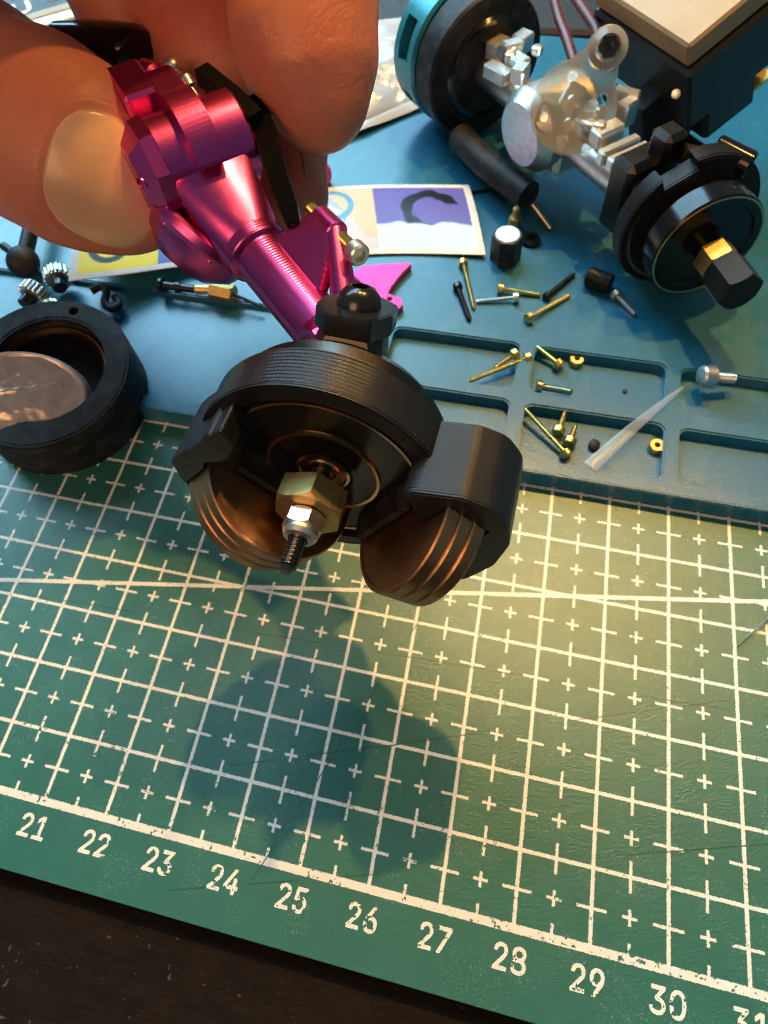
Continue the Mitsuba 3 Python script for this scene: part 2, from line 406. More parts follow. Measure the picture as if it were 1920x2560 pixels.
CR = .93
coinsets = [coin_frame(.52, 230.0, .05, -.2, 2.0), coin_frame(.83, -34.5, .36, .40, -9.3)]
ring = man(prism(sg.Point(0, 0).buffer(1.40, 48), .53, .035)).translate((0, 0, -.45)) - man(prism(sg.Point(0, 0).buffer(1.20, 48), 1.0)).translate((0, 0, -.02))
lobe_r = sg.Polygon([(1.02, .86), (1.2, .68), (1.62, .72), (1.92, .62), (2.10, .36), (2.14, .02), (2.03, -.42), (1.76, -.84), (1.42, -1.10), (.9, -.9), (.9, .2)]).buffer(-.28).buffer(.28, 14)
lobe_l = sg.Polygon([(-.92, 1.0), (-1.10, .72), (-1.40, .46), (-1.56, .28), (-1.54, -.02), (-1.36, -.40), (-1.0, -.86), (-.7, -.9), (-.85, .3)]).buffer(-.06).buffer(.06, 6)
cut = mf.Manifold()
core = mf.Manifold.cylinder(2.0, 1.205, 1.205, 64).translate((0, 0, -.02))
Linv = np.linalg.inv(LF)
for k, (cf, lobe, s1) in enumerate(zip(coinsets, (lobe_l, lobe_r), (.45, .52))):
    lm = man(prism(lobe, s1 + .43, .03)).translate((0, 0, -.43)) - core
    ring = ring + lm
    slot = put(lathe([(0, -.012), (CR + .03, -.012), (CR + .03, .53), (0, .53)], 64), Linv @ cf)
    fwd = put(trimesh.creation.box(extents=[1.6, (CR + .03) * 2, .542]), Linv @ cf @ trimesh.transformations.translation_matrix([.8, 0, .259]))
    cut = cut + man(slot)
lobes = ring - (cut ^ mf.Manifold.cube((6, 6, 3.0), True).translate((0, 0, 1.08)))
cap_l = sg.Polygon([(-.80, 1.02), (-1.10, .72), (-1.40, .46), (-1.56, .28), (-1.52, .03), (-1.13, .38), (-.86, .50), (-.70, .78)]).buffer(-.03).buffer(.03, 5)
lobes = lobes + (man(prism(cap_l, .89, .03)).translate((0, 0, -.43)) - core) + man(prism(cap_l, .40, .03)).translate((0, 0, .06))
obj('hub_drum', put(tm(lobes), LF), 'printed_black', ax, smooth=38, label='black printed hub drum with fine layer lines and two side pockets')
disc = lathe([(0, -.3), (1.19, -.3), (1.19, -.01), (1.11, .0), (1.10, .012), (.64, .0), (.63, .012), (.34, .012), (.32, -.03), (0, -.03)], 96)
obj('hub_plate', put(disc, LF), 'black_gloss', ax, smooth=20)
for r in (1.09, .632):
    obj('copper_ring', put(lathe([(r - .017, -.02), (r - .017, .026), (r + .017, .032), (r + .022, -.02)], 128), LF), 'bright_ring', ax, smooth=30)
bear = cat(lathe([(.31, -.03), (.31, .024), (.275, .03), (.27, 0), (.27, -.03)], 64), lathe([(.262, -.02), (.262, .01), (.20, .01), (.20, -.02)], 64), lathe([(.195, -.03), (.195, .03), (.15, .03), (.15, -.03)], 64))
obj('bearing', put(bear, LF), 'gilt_steel', ax, smooth=30)
obj('sleeve', put(rod([0, 0, 0], [0, 0, .34], .135), LF), 'dark_steel', ax)
obj('hex_hub', put(hexa(.70, .30, 79, bot=False), LF @ trimesh.transformations.translation_matrix([0, 0, .30])), 'brass', ax, smooth=18, label='large brass hexagon on the stud')
nut = hexa(.40, .19, 65, bot=True)
obj('lock_nut', put(cat(nut, put(lathe([(.19, 0), (.195, .05), (.165, .10), (.11, .115)], 40), trimesh.transformations.translation_matrix([0, 0, .185]))), LF @ trimesh.transformations.translation_matrix([0, 0, .615])), 'steel', ax, smooth=22, label='small steel lock nut with a rounded collar')


def thread(L, r, pitch=.04, depth=.018, tip=.04):
    p = [(0, 0), (r, 0)]; z = 0.0
    while z < L - tip - pitch:
        p += [(r - depth, z + pitch * .42), (r - depth, z + pitch * .58), (r, z + pitch * .95)]; z += pitch
    return p + [(r - depth, L - tip), (r * .55, L), (0, L)]


obj('stud', put(lathe(thread(1.31, .098, .048, .024, .06), 30), LF), 'black_oxide', ax, smooth=25, label='black threaded stud end')
for cf in coinsets:
    wf = .30 - float((cf[:3, 3] - KO) @ KA)
    wall = put(box(wf + 1.0, 1.3 if cf is coinsets[0] else 1.05, .09, .012), cf @ trimesh.transformations.translation_matrix([(wf - 1.0) / 2, -.08 if cf is coinsets[0] else .32, -.075]))
    obj('pocket_wall', wall, 'black_rubber', ax, smooth=20)
    for k in range(3):
        h, e = .160, .168
        body = lathe([(0, .012), (CR - .075, .012), (CR - .062, .0), (CR - .018, 0), (CR, .018), (CR, h - .018), (CR - .018, h), (CR - .062, h), (CR - .075, h - .012), (0, h - .012)], 96)
        rel = trimesh.util.concatenate([put(box(.22, .03, .012, .004), trimesh.transformations.rotation_matrix(j * .5236, [0, 0, 1]) @ trimesh.transformations.translation_matrix([.58, 0, .014])) for j in range(12)])
        obj('coin', put(body, cf @ trimesh.transformations.translation_matrix([0, 0, k * e]) @ trimesh.transformations.rotation_matrix(k, [0, 0, 1])), 'copper', ax, smooth=28)
# carrier and clevis behind the drum
car = lathe([(0, -.42), (1.20, -.42), (1.24, -.46), (1.24, -.72), (1.10, -.90), (.72, -1.04), (.5, -1.5), (0, -1.5)], 72)
obj('knuckle', put(car, LF), 'dark_steel', ax, smooth=30, label='dark metal knuckle behind the black drum')
PV = KL(.10, 1.03, -1.22)                          # steering pivot under the button head bolt
KP = unit(K2 * .93 - KA * .40 + K1 * .05)
PF = frame(PV, x=K1, z=KP)
plate = sg.Polygon([(-.40, -.20), (-.22, -.46), (.26, -.44), (.42, -.12), (.40, .22), (.18, .40), (-.16, .40), (-.40, .12)]).buffer(-.06).buffer(.06, 5)
obj('pivot_plate', put(prism(plate, .24, .03), PF), 'black_oxide', ax, smooth=25)
arm = trimesh.convex.convex_hull(np.vstack([put(prism(plate.buffer(-.08), .04), PF).vertices, A([KL(x, y, s) for x in (-.40, .50) for y in (.55, .8) for s in (-.50, -1.0)])]))
obj('clevis_arm', arm, 'dark_steel', ax, smooth=20)
head = man(lathe([(0, 0), (.235, 0), (.235, .03), (.215, .11), (.16, .175), (.10, .20), (0, .20)], 56))
sock = mf.Manifold.cylinder(.3, .10, .10, 6).translate((0, 0, .07))
obj('pivot_bolt', put(tm(head - sock), PF @ trimesh.transformations.translation_matrix([.02, -.02, .24])), 'black_oxide', ax, smooth=28, label='black button head bolt with a hex socket')

# tube
TC = unit(np.cross(TD, [0, 0, 1.0])); TUP = np.cross(TC, TD)      # TD along the tube (away from the hub), TC to the right, TUP up
TF = lambda L, c=0, z=0: KT + L * TD + c * TC + z * TUP
tubeM = frame(KT, x=TC, z=TD)
tb = lathe([(0, .42), (.33, .42), (.355, .45), (.365, 2.05), (.37, 2.07), (.43, 2.11), (.45, 2.16), (.45, 2.9), (0, 3.1)], 64)
obj('axle_tube', put(tb, tubeM), 'pink_turned', ax, smooth=30, label='pink axle tube with fine turning grooves')
yoke = [put(box(.78, .42, .16, .04), frame(TF(.10, 0, .52), x=TC, z=TUP)), put(box(.72, .42, .16, .04), frame(TF(.10, 0, -.52), x=TC, z=TUP)),
        trimesh.convex.convex_hull(np.vstack([put(box(.72, .22, 1.15, .05), frame(TF(.34), x=TC, z=TUP)).vertices, put(lathe([(.35, 0), (.35, .1)], 24), frame(TF(.62), x=TC, z=TD)).vertices]))]
obj('yoke', cat(*yoke), 'pink_turned', ax, smooth=25)
# lug with clamp screw on the right flank of the tube
LB, LE = at(778, 522, 9.02), at(900, 640, 8.42)    # far end and near end of the screw
LD = unit(LE - LB); LM = frame(LB, z=LD); LL = np.linalg.norm(LE - LB)
sl0, sl1 = LB + LD * LL * .17, LB + LD * LL * .56
obj('screw_lug', rod(sl0, sl1, .155, n=36), 'pink_turned', ax)
fin = trimesh.convex.convex_hull(np.vstack([rod(sl0, sl1, .135, n=20).vertices, A([TF(L, c, z) for L in (1.0, 2.0) for c in (.14, .28) for z in (.10, .28)])]))
obj('lug_web', fin, 'pink_turned', ax, smooth=24)
fin2 = trimesh.convex.convex_hull(np.vstack([rod(sl1 - LD * .12, sl1, .14, n=16).vertices, A([TF(L, c, z) for L in (.30, .55) for c in (.10, .34) for z in (-.2, .30)])]))
obj('lug_web', fin2, 'pink_metal', ax, smooth=24)
obj('clamp_screw', put(lathe(thread(LL * .86, .085, .045, .02), 24), LM), 'gold', ax, smooth=25)
hd = man(lathe([(0, 0), (.13, 0), (.14, .015), (.14, .15), (.12, .175), (0, .175)], 36)) - mf.Manifold.cylinder(.2, .078, .078, 6).translate((0, 0, .09))
obj('screw_head', put(tm(hd), frame(LE - LD * .16, z=LD)), 'steel', ax, smooth=28)

# differential housing: a thick cylinder across the tube
CTH = math.radians(43); DC = unit([math.cos(CTH), math.sin(CTH), 0]); DD = unit(np.cross([0, 0, 1], DC))
D0 = at(498, 380, 9.2)
DM = frame(D0, x=DD, z=DC)                         # local: x away from the hub, y up, z along the cylinder
DL = lambda x, y, z: D0 + .94 * (x * DD + y * A([0, 0, 1]) + z * DC)
def oct_prism(prof, n=8, rot=.39):
    return put(lathe(prof, n), trimesh.transformations.rotation_matrix(rot, [0, 0, 1]))
R_D = .62
fr = np.eye(4); fr[:3, 0], fr[:3, 1], fr[:3, 2], fr[:3, 3] = DD * .94, np.cross(DC, DD) * .94, DC * .94, D0
obj('gear_housing', put(lathe([(0, -.60), (R_D - .03, -.60), (R_D, -.57), (R_D, .64), (R_D - .04, .68), (0, .68)], 72), fr), 'pink_metal', ax, smooth=30, label='pink cylindrical gear housing')
obj('end_cap', put(oct_prism([(0, -.96), (.42, -.96), (.64, -.76), (.67, -.58), (.6, -.58)], 8), fr), 'pink_metal', ax, smooth=False, label='eight sided pink end cap beside the thumbnail')
obj('cap_screw', put(lathe([(0, -.1), (.075, -.1), (.085, -.04), (.085, .1)], 20), frame(DL(-.34, .12, -.86), z=-DC - DD * .5)), 'pink_metal', ax)
# raised strap wrapped around the housing
def arc_strap(r0, r1, a0, a1, z0, z1, n=26):
    g = np.radians(np.linspace(a0, a1, n)); pl = np.vstack([np.stack([r1 * np.cos(g), r1 * np.sin(g)], 1), np.stack([r0 * np.cos(g[::-1]), r0 * np.sin(g[::-1])], 1)])
    m = prism(sg.Polygon(pl).buffer(-.015).buffer(.015), z1 - z0, .02); m.apply_translation([0, 0, z0]); return m
obj('strap', put(arc_strap(.58, .80, 52, 160, -.22, .18), fr), 'pink_metal', ax, smooth=24, label='raised pink strap around the gear housing')
obj('strap', put(box(.75, .20, .40, .03), fr @ trimesh.transformations.translation_matrix([.62, .60, -.02])), 'pink_metal', ax, smooth=20)
obj('top_lug', put(box(.9, .35, .5, .05), fr @ trimesh.transformations.translation_matrix([1.0, .52, -.40])), 'pink_metal', ax, smooth=20)
# cover dome below, seen through between thumb and tube
cov = lathe([(0, 0), (.78, 0), (.84, .05), (.84, .16), (.72, .26), (.66, .40), (.40, .60), (0, .66)], 48)
CVD = unit(-DC * .80 - DD * .10 - A([0, 0, .50]))
CVO = at(508, 588, 9.75)
obj('gear_cover', put(cov, frame(CVO - CVD * .1, z=CVD)), 'pink_metal', ax, smooth=30, label='round pink gear cover half hidden under the thumb')
cvM = frame(CVO - CVD * .1, z=CVD)
for j in range(6):
    g = j * math.pi / 3 + .3
    obj('cover_bolt', put(lathe([(0, .24), (.07, .24), (.08, .2), (.08, .05)], 14), cvM @ trimesh.transformations.translation_matrix([.70 * math.cos(g), .70 * math.sin(g), 0])), 'pink_metal', ax)
neck = trimesh.convex.convex_hull(np.vstack([put(lathe([(.44, 2.24), (.46, 2.6)], 32), tubeM).vertices, A([DL(x, y, z) for x in (-.45, -.2) for y in (-.45, .2) for z in (-.60, .50)])]))
obj('housing_neck', neck, 'pink_metal', ax, smooth=28)
# black link on the right end of the housing
def ribbon(pts, w, t, side):
    """A bar of rectangular section (w along side, t across) through the points, as hulls joined into one body."""
    out = mf.Manifold(); P = [A(p, float) for p in pts]
    for i in range(len(P) - 1):
        hull = []
        for j in (i, i + 1):
            dirn = unit(P[min(j + 1, len(P) - 1)] - P[max(j - 1, 0)]); sx = unit(A(side) - dirn * np.dot(side, dirn)); n = np.cross(dirn, sx)
            ww = w[j] if np.ndim(w) else w
            hull.append(put(box(ww, t, .02, .01), frame(P[j], x=sx, z=dirn)).vertices)
        out = out + man(trimesh.convex.convex_hull(np.vstack(hull)))
    return tm(out)


LK = [at(508, 186, 9.2), at(590, 252, 9.0), at(640, 303, 8.9)]
LK2 = [at(628, 258, 9.2), at(660, 312, 9.05), at(680, 385, 8.95), at(703, 462, 8.9), at(725, 525, 8.88), at(736, 565, 8.88)]
obj('black_link', ribbon(LK, .22, .24, DC), 'link_black', ax, smooth=24, label='black bent plastic link behind the pink housing')
obj('black_link', ribbon(LK2, [.24, .26, .25, .24, .23, .17], .20, unit(DC + A([0, 0, .3]))), 'link_black', ax, smooth=24)
obj('link_pin', rod(at(645, 285, 9.6), at(700, 290, 9.5), .15), 'black_plastic', ax)
obj('ball_stud', cat(trimesh.creation.icosphere(3, .12).apply_translation(at(430, 168, 9.8)), rod(at(436, 180, 9.8), at(470, 215, 9.7), .065)), 'steel', ax, smooth=30, label='steel ball stud above the pink strap')
obj('top_screw', put(lathe([(0, 0), (.06, 0), (.06, .2), (.115, .2), (.115, .33), (.09, .36), (0, .36)], 24), frame(at(497, 255, 9.45), z=at(470, 215, 9.4) - at(500, 262, 9.45))), 'steel', ax)
obj('top_lug', rod(at(400, 215, 9.9), at(355, 200, 10.0), .28), 'pink_metal', ax)
cap = tube(spline([at(150, 110, 10.9), at(225, 118, 10.75), at(300, 128, 10.6), at(335, 140, 10.55), at(350, 150, 10.54)], 5), np.interp(np.linspace(0, 1, 21), [0, .3, .7, .88, .96, 1], [.30, .36, .41, .38, .26, .06]), 28)
obj('rubber_boot', cap, 'black_gloss', ax, smooth=60, label='shiny black rubber boot at the far end of the pink axle')

# ---------------------------------------------------------------- the hand
def surface_nets(f, lo, hi, h):
    n = np.ceil((A(hi) - A(lo)) / h).astype(int) + 1
    ax_ = [A(lo)[k] + np.arange(n[k]) * h for k in range(3)]
    X, Y, Z = np.meshgrid(*ax_, indexing='ij'); V = f(np.stack([X, Y, Z], -1).astype(np.float32))
    s = V < 0
    c8 = [s[i:n[0] - 1 + i, j:n[1] - 1 + j, k:n[2] - 1 + k] for i, j, k in np.ndindex(2, 2, 2)]
    tot = sum(c.astype(int) for c in c8); cell = (tot > 0) & (tot < 8)
    idx = np.full(cell.shape, -1); I = np.argwhere(cell); idx[cell] = np.arange(len(I))
    acc, cnt = np.zeros((len(I), 3)), np.zeros(len(I))
    cor = [A(c) for c in np.ndindex(2, 2, 2)]
    val = lambda c: V[I[:, 0] + c[0], I[:, 1] + c[1], I[:, 2] + c[2]]
    for a in range(8):
        for b in range(a + 1, 8):
            if np.abs(cor[a] - cor[b]).sum() != 1: continue
            va, vb = val(cor[a]), val(cor[b]); q = (va < 0) != (vb < 0); t = np.where(q, va / np.where(q, va - vb, 1), 0)
            acc += np.where(q[:, None], cor[a] + t[:, None] * (cor[b] - cor[a]), 0); cnt += q
    verts = A(lo) + (I + acc / cnt[:, None]) * h
    faces = []
    for k in range(3):
        u, w = (k + 1) % 3, (k + 2) % 3
        sh = [slice(None)] * 3; sh[k] = slice(0, -1); s0 = s[tuple(sh)]; sh[k] = slice(1, None); s1 = s[tuple(sh)]
        E_ = np.argwhere(s0 != s1); E_ = E_[(E_[:, u] > 0) & (E_[:, w] > 0) & (E_[:, u] < n[u] - 1) & (E_[:, w] < n[w] - 1)]
        du, dw = np.eye(3, dtype=int)[u], np.eye(3, dtype=int)[w]
        q = np.stack([idx[tuple(e.T)] for e in (E_ - du - dw, E_ - dw, E_, E_ - du)], 1)
        flip = s0[tuple(E_.T)]
        q[~flip] = q[~flip][:, ::-1]; faces.append(q)
    F = np.vstack(faces); F = F[(F >= 0).all(1)]
    return trimesh.Trimesh(verts, np.vstack([F[:, [0, 1, 2]], F[:, [0, 2, 3]]]), process=False)


def cone_sdf(p, a, b, ra, rb, nrm=None, k=1.0):
    if nrm is not None:
        m = (a + b) / 2; s = ((p - m) @ nrm.astype(np.float32)) * (k - 1); p = p + s[..., None] * nrm.astype(np.float32)
    ab = (b - a).astype(np.float32); t = np.clip(((p - a.astype(np.float32)) @ ab) / np.dot(ab, ab), 0, 1)
    return np.linalg.norm(p - a.astype(np.float32) - t[..., None] * ab, axis=-1) - (ra + (rb - ra) * t)


def smin(a, b, k):
    h = np.maximum(k - np.abs(a - b), 0) / k; return np.minimum(a, b) - h * h * k * .25


THUMB = [(at(-330, 110, 10.9), 1.42), (at(-60, 250, 10.05), 1.30), (at(110, 335, 9.75), 1.22), (at(225, 408, 9.7), 1.16), (at(322, 478, 9.75), .82)]
TNRM = unit(CAM - at(240, 430, 9.1) + A([0, 0, 1.2]))
INDEX = [(at(690, -420, 9.5), 1.08), (at(752, -90, 9.15), .98), (at(762, 85, 9.2), .88), (at(783, 195, 9.3), .76), (at(800, 272, 9.4), .52)]
MIDDLE = [(at(420, -380, 10.6), 1.08), (at(465, -60, 10.75), .98), (at(560, 130, 10.85), .92), (at(690, 330, 10.85), .74), (at(728, 490, 10.8), .58)]
RING = [(A([-5.5, 9.2, 8.0]), 1.0), (A([-5.75, 9.0, 6.3]), .92), (at(352, 90, 11.5), .80), (at(430, 230, 11.4), .58)]
LITTLE = [(A([-6.7, 8.8, 8.0]), .85), (A([-6.9, 8.5, 6.6]), .75), (at(300, 20, 11.3), .62), (at(350, 110, 11.2), .45)]
PALM = [(at(-520, -150, 11.2), 1.9), (A([-6.6, 7.0, 9.9]), 2.1), (A([-3.9, 9.0, 9.0]), 1.5)]  # out of view; placed to shade the thumb and left tray from the bulbs
WRIST = [(A([-17.0, 5.0, 9.3]), 2.4), (A([-9.6, 6.6, 9.4]), 2.0)]  # out of view; kept clear of the bluish reflection on the left tray


def hand_sdf(p):
    def chain(L, nrm=None, k=1.0, kk=.3):
        d = None
        for (a, ra), (b, rb) in zip(L[:-1], L[1:]):
            e = cone_sdf(p, a, b, ra, rb, nrm, k); d = e if d is None else smin(d, e, kk)
        return d
    th = chain(THUMB, TNRM, 1.22)
    palm = smin(smin(chain(PALM, kk=.8), chain(WRIST, kk=.8), 1.0), cone_sdf(p, PALM[0][0], THUMB[0][0], 1.8, 1.4), .8)
    d = smin(palm, th, .6)
    for L in (INDEX, MIDDLE, RING, LITTLE):
        f = chain(L, kk=.35)
        root = cone_sdf(p, L[0][0], PALM[1][0], L[0][1], 1.3)
        d = smin(d, smin(f, root, .5), .12)
    return d


allp = A([q for L in (THUMB, INDEX, MIDDLE, RING, LITTLE) for q, _ in L])
lo_, hi_ = allp.min(0) - 1.6, allp.max(0) + 1.6
lo_[0] -= 1.0; hi_[1] += 1.0; hi_[2] += .8
hand = surface_nets(hand_sdf, lo_, hi_, .085)
hand = max(hand.split(only_watertight=False), key=lambda q: len(q.faces))
hand = hand.subdivide()
trimesh.smoothing.filter_taubin(hand, .5, .53, 12)
# nail field: displaced bed with a raised fold round it
NO = at(268, 455, 9.2); NX = unit(at(402, 525, 9.2) - at(138, 415, 9.2)); NX = unit(NX - TNRM * np.dot(NX, TNRM)); NY = np.cross(TNRM, NX)
NA_, NB_, NP_ = .74, .80, 2.7


def nail_rho(q):
    """1 on the nail's outline, less inside; q in the nail's plane (x towards the tip)."""
    return ((np.abs(q[..., 0]) / NA_) ** NP_ + (np.abs(q[..., 1]) / NB_) ** NP_) ** (1 / NP_)


hv = A(hand.vertices); q = np.stack([(hv - NO) @ NX, (hv - NO) @ NY], -1); facing = (hv - NO) @ TNRM
near = (np.abs(q) < 2).all(1) & (facing > -.9) & (facing < 1.2) & (A(hand.vertex_normals) @ TNRM > .1)
rho = nail_rho(q)
tipw = 1 / (1 + np.exp((q[:, 0] - .35) * 9))
disp = np.where(near, .018 * np.exp(-((rho - 1.10) / .06) ** 2) * tipw, 0)
hv = hv + TNRM * disp[:, None]
# skin folds across the joints and along the pads, as fine relief of the mesh
nz = meshkit.fbm(hv * 1.6, 3, 5) - .5
hand.vertices = hv + A(hand.vertex_normals) * (nz * .022)[:, None]
hd_key = obj('hand', hand, 'skin', smooth=True, label='bare hand reaching in from the upper left, thumb and fingers pinching the pink axle', category='hand')
# nail plate: a curved shell that follows the thumb
gx, gy = np.meshgrid(np.r_[np.linspace(0, .96, 22), 1.0], np.linspace(0, 2 * np.pi, 72, endpoint=False), indexing='ij')
lim = (np.abs(np.cos(gy)) ** NP_ + np.abs(np.sin(gy)) ** NP_) ** (-1 / NP_)
px_, py_ = gx * lim * NA_ * np.cos(gy), gx * lim * NB_ * np.sin(gy)
from scipy.interpolate import LinearNDInterpolator
hv2 = A(hand.vertices); sel = near & (np.abs(q) < 1.3).all(1)
hq = np.stack([(hv2[sel] - NO) @ NX, (hv2[sel] - NO) @ NY], -1)
height = LinearNDInterpolator(hq, (hv2[sel] - NO) @ TNRM)(px_.ravel(), py_.ravel())
gr = gx.ravel(); height = np.where(np.isfinite(height), height, np.nanmin(height))
lift = np.where(gr < .97, .010 + .026 * (1 - np.clip(gr, 0, 1) ** 4), -.03)
top = NO + px_.ravel()[:, None] * NX + py_.ravel()[:, None] * NY + TNRM * (height + lift)[:, None]
n0, n1 = gx.shape; f = []
for i in range(n0 - 1):
    for j in range(n1):
        a, b = i * n1 + j, i * n1 + (j + 1) % n1; f += [[a, a + n1, b + n1], [a, b + n1, b]]
nm = trimesh.Trimesh(np.vstack([top]), f, process=False); nm.merge_vertices(); nm.update_faces(nm.nondegenerate_faces())
obj('thumb_nail', nm, 'nail', hd_key, smooth=True, label='broad short thumbnail')

# ---------------------------------------------------------------- the left hub: printed ring lying flat with a coin in it
hub = thing('hub_ring', 'black printed hub ring lying flat at the left edge with a dull copper coin', 'hub')
HC = on(105, 925, 1.25); HZ = unit(A([.05, -.10, 1.0]))
HF = frame(HC, x=[1, 0, 0], z=HZ)
R_H = 1.62
ringp = sg.Point(0, 0).buffer(R_H, 64).difference(sg.Point(.02, .05).buffer(1.10, 64))
rm = prism(ringp, 1.15, .07); rm.apply_translation([0, 0, -1.15])
bore = mf.Manifold.cylinder(.4, .10, .10, 24).translate((.05, 1.38, -.2))
obj('ring', put(tm(man(rm) - bore), HF), 'black_rubber', hub, smooth=28)
obj('inner_wall', put(lathe([(1.12, -1.1), (1.12, -.28), (1.02, -.28), (1.02, -.6), (0, -.6), (0, -1.1)], 72), HF), 'black_plastic', hub, smooth=28)
obj('gold_edge', put(lathe([(1.05, -.30), (1.10, -.30), (1.10, -.2), (1.08, -.2)], 72), HF), 'bright_ring', hub)
lens = sg.Point(-.62, -.55).buffer(1.25, 64).intersection(sg.Point(-.15, -.42).buffer(1.02, 64))
rg, tg = np.meshgrid(np.linspace(0, 1, 46), np.linspace(0, 2 * np.pi, 120, endpoint=False), indexing='ij')
xc, yc = rg * np.cos(tg), rg * np.sin(tg)
zc = .07 * (1 - rg ** 2) + .03 * np.exp(-((rg - .93) / .035) ** 2) - .20 * np.clip((rg - .975) / .025, 0, 1)
vein = lambda x0, y0, x1, y1, w, h: h * np.exp(-(((xc - x0) * (y1 - y0) - (yc - y0) * (x1 - x0)) / math.hypot(x1 - x0, y1 - y0) / w) ** 2) * ((xc - x0) * (x1 - x0) + (yc - y0) * (y1 - y0) > 0) * ((xc - x1) * (x1 - x0) + (yc - y1) * (y1 - y0) < 0)
zc += vein(-.8, -.12, .62, .22, .05, .018)
for k in range(5):
    x_ = -.45 + .22 * k; zc += vein(x_, -.03 + .24 * (x_ + .8), x_ + .24, .42 + .1 * x_, 0.09, .012) + vein(x_, -.10 + .24 * (x_ + .8), x_ + .30, -.36 + .2 * x_, .09, .010)
zc += (meshkit.fbm(np.stack([xc * 3.2, yc * 3.2, 0 * xc + 4], -1), 3, 8) - .5) * .07 * (rg < .88)
fc = []
for i in range(45):
    for j in range(120):
        p_, q_ = i * 120 + j, i * 120 + (j + 1) % 120; fc += [[p_, p_ + 120, q_ + 120], [p_, q_ + 120, q_]]
cn = trimesh.Trimesh(np.stack([xc, yc, zc], -1).reshape(-1, 3), fc, process=False); cn.merge_vertices(); cn.update_faces(cn.nondegenerate_faces())
CFh = frame(on(45, 985, 1.3), x=[1, .25, .0], z=unit(HZ + A([.28, -.22, 0])))
obj('coin', put(cn, CFh @ np.diag([1.22, .82, 1, 1])), 'copper_dull', hub, smooth=True, label='dull copper coin with a worn leaf relief')

# ---------------------------------------------------------------- screws, nuts and caps on the tray
def screw(u0, v0, u1, v1, mat, label, hr=.105, r=.05, z=TZ, hl=.11, sock=True, z2=None, name='screw'):
    t = thing(name, label, 'screw')
    h0 = on(u0, v0, z + hr); h1 = on(u1, v1, (z if z2 is None else z2) + r)
    d = h1 - h0; L = np.linalg.norm(d); M = frame(h0, z=d)
    hd_ = lathe([(0, -hl * .5), (hr * .5, -hl * .5), (hr * .5, -hl * .25), (hr * .55, -hl * .5), (hr * .85, -hl * .5), (hr, -hl * .35), (hr, hl * .5), (0, hl * .5)], 24)
    obj('screw_head', put(hd_, M), mat, t, smooth=28)
    obj('shank', put(lathe([(a, b + hl * .45) for a, b in thread(L - hl * .45, r, max(.035, (L) / 40), .010, .03)], 14), M), mat, t, smooth=25)
    return t


screw(1158, 657, 1185, 772, 'gold', 'upright looking gold screw just below the printed card', .10, .048)
screw(1144, 716, 1174, 800, 'dark_steel', 'dark screw shaped piece lying along the left side of a gold screw below the card', .10, .055)  # dark slim shape beside the gold screw, built with the screw mesh
screw(1251, 721, 1352, 738, 'gold', 'nearly level gold screw touching the dark pointed screw', .105, .05)
screw(1290, 744, 1190, 754, 'steel', 'silver screw lying level with its head under a gold screw', .10, .045)
screw(1367, 741, 1436, 684, 'dark_steel', 'grey screw with a bright head pointing up towards the black cap', .09, .055)
screw(1321, 795, 1424, 738, 'gold', 'gold screw slanting upward just above the tray pockets', .11, .05)
screw(1540, 736, 1587, 785, 'steel', 'single silver screw on the open tray below the black hub', .12, .055)
screw(1287, 886, 1234, 922, 'gold', 'shorter of two crossed gold screws in the left pocket', .12, .05, PZ + .14)
screw(1320, 895, 1172, 953, 'gold', 'longer of two crossed gold screws in the left pocket', .11, .05, PZ + .12, z2=PZ + .1)
screw(1397, 910, 1342, 867, 'gold', 'gold screw leaning on the rib beside the brass spacer', .12, .052, PZ, z2=TZ - .06)
screw(1347, 966, 1431, 981, 'gilt_steel', 'stubby pale gold screw lying along the rib between pockets', .125, .07, PZ + .06)
screw(1416, 1134, 1313, 1023, 'gold', 'longest gold screw, leaning across the corner of the lower pocket', .11, .05, PZ, z2=TZ - .03)
screw(1396, 1078, 1419, 1010, 'gold', 'gold screw pointing up, middle of three in the lower pocket', .12, .05, PZ, z2=PZ + .12)
screw(1424, 1105, 1441, 1060, 'gold', 'shortest gold screw in the lower pocket', .12, .045, PZ, z2=PZ + .1)
screw(1767, 941, 1839, 946, 'steel', 'thick silver screw with a round head on the rib at the right', .20, .10, TZ, .24)
screw(1310, 483, 1377, 573, 'gilt_steel', 'big pale gold screw with a wide head above the black round cap', .19, .065, TZ, .2)


def spacer(u, v, z, label):
    o = on(u, v, z + .07)
    obj('spacer', put(lathe([(.055, -.07), (.125, -.07), (.14, -.05), (.14, .05), (.125, .07), (.055, .07), (.055, -.07)], 32), frame(o, z=[0.02, -.02, 1])), 'brass', smooth=28, label=label, category='spacer')


spacer(1441, 902, PZ, 'small brass spacer ring in the upper middle pocket')
spacer(1641, 1117, PZ, 'small brass spacer ring in the corner of the lower middle pocket')
o = on(1498, 700, TZ + .2)
obj('rubber_plug', put(lathe([(0, -.26), (.17, -.26), (.20, -.23), (.20, .23), (.17, .26), (0, .26)], 28), frame(o, z=[1, -.35, 0])), 'black_plastic', label='small black cylinder plug lying on its side below the black hub', category='plug')
t = thing('pot_cap', 'black round can with a pale silver top standing beside the card', 'can')
o = on(1267, 645, TZ); top = on(1267, 588, TZ + .62)
obj('body', put(hexa(.56, .62, 10, top=True), frame(o * .35 + A([top[0], top[1], TZ]) * .65, z=[0, 0, 1])), 'black_rubber', t)
obj('top', put(lathe([(0, 0), (.25, 0), (.26, .01), (.24, .03), (0, .035)], 32), frame((o * .35 + A([top[0], top[1], TZ]) * .65) + A([0, 0, .615]), z=[0, 0, 1])), 'steel', t)
o = on(1327, 600, TZ + .06)
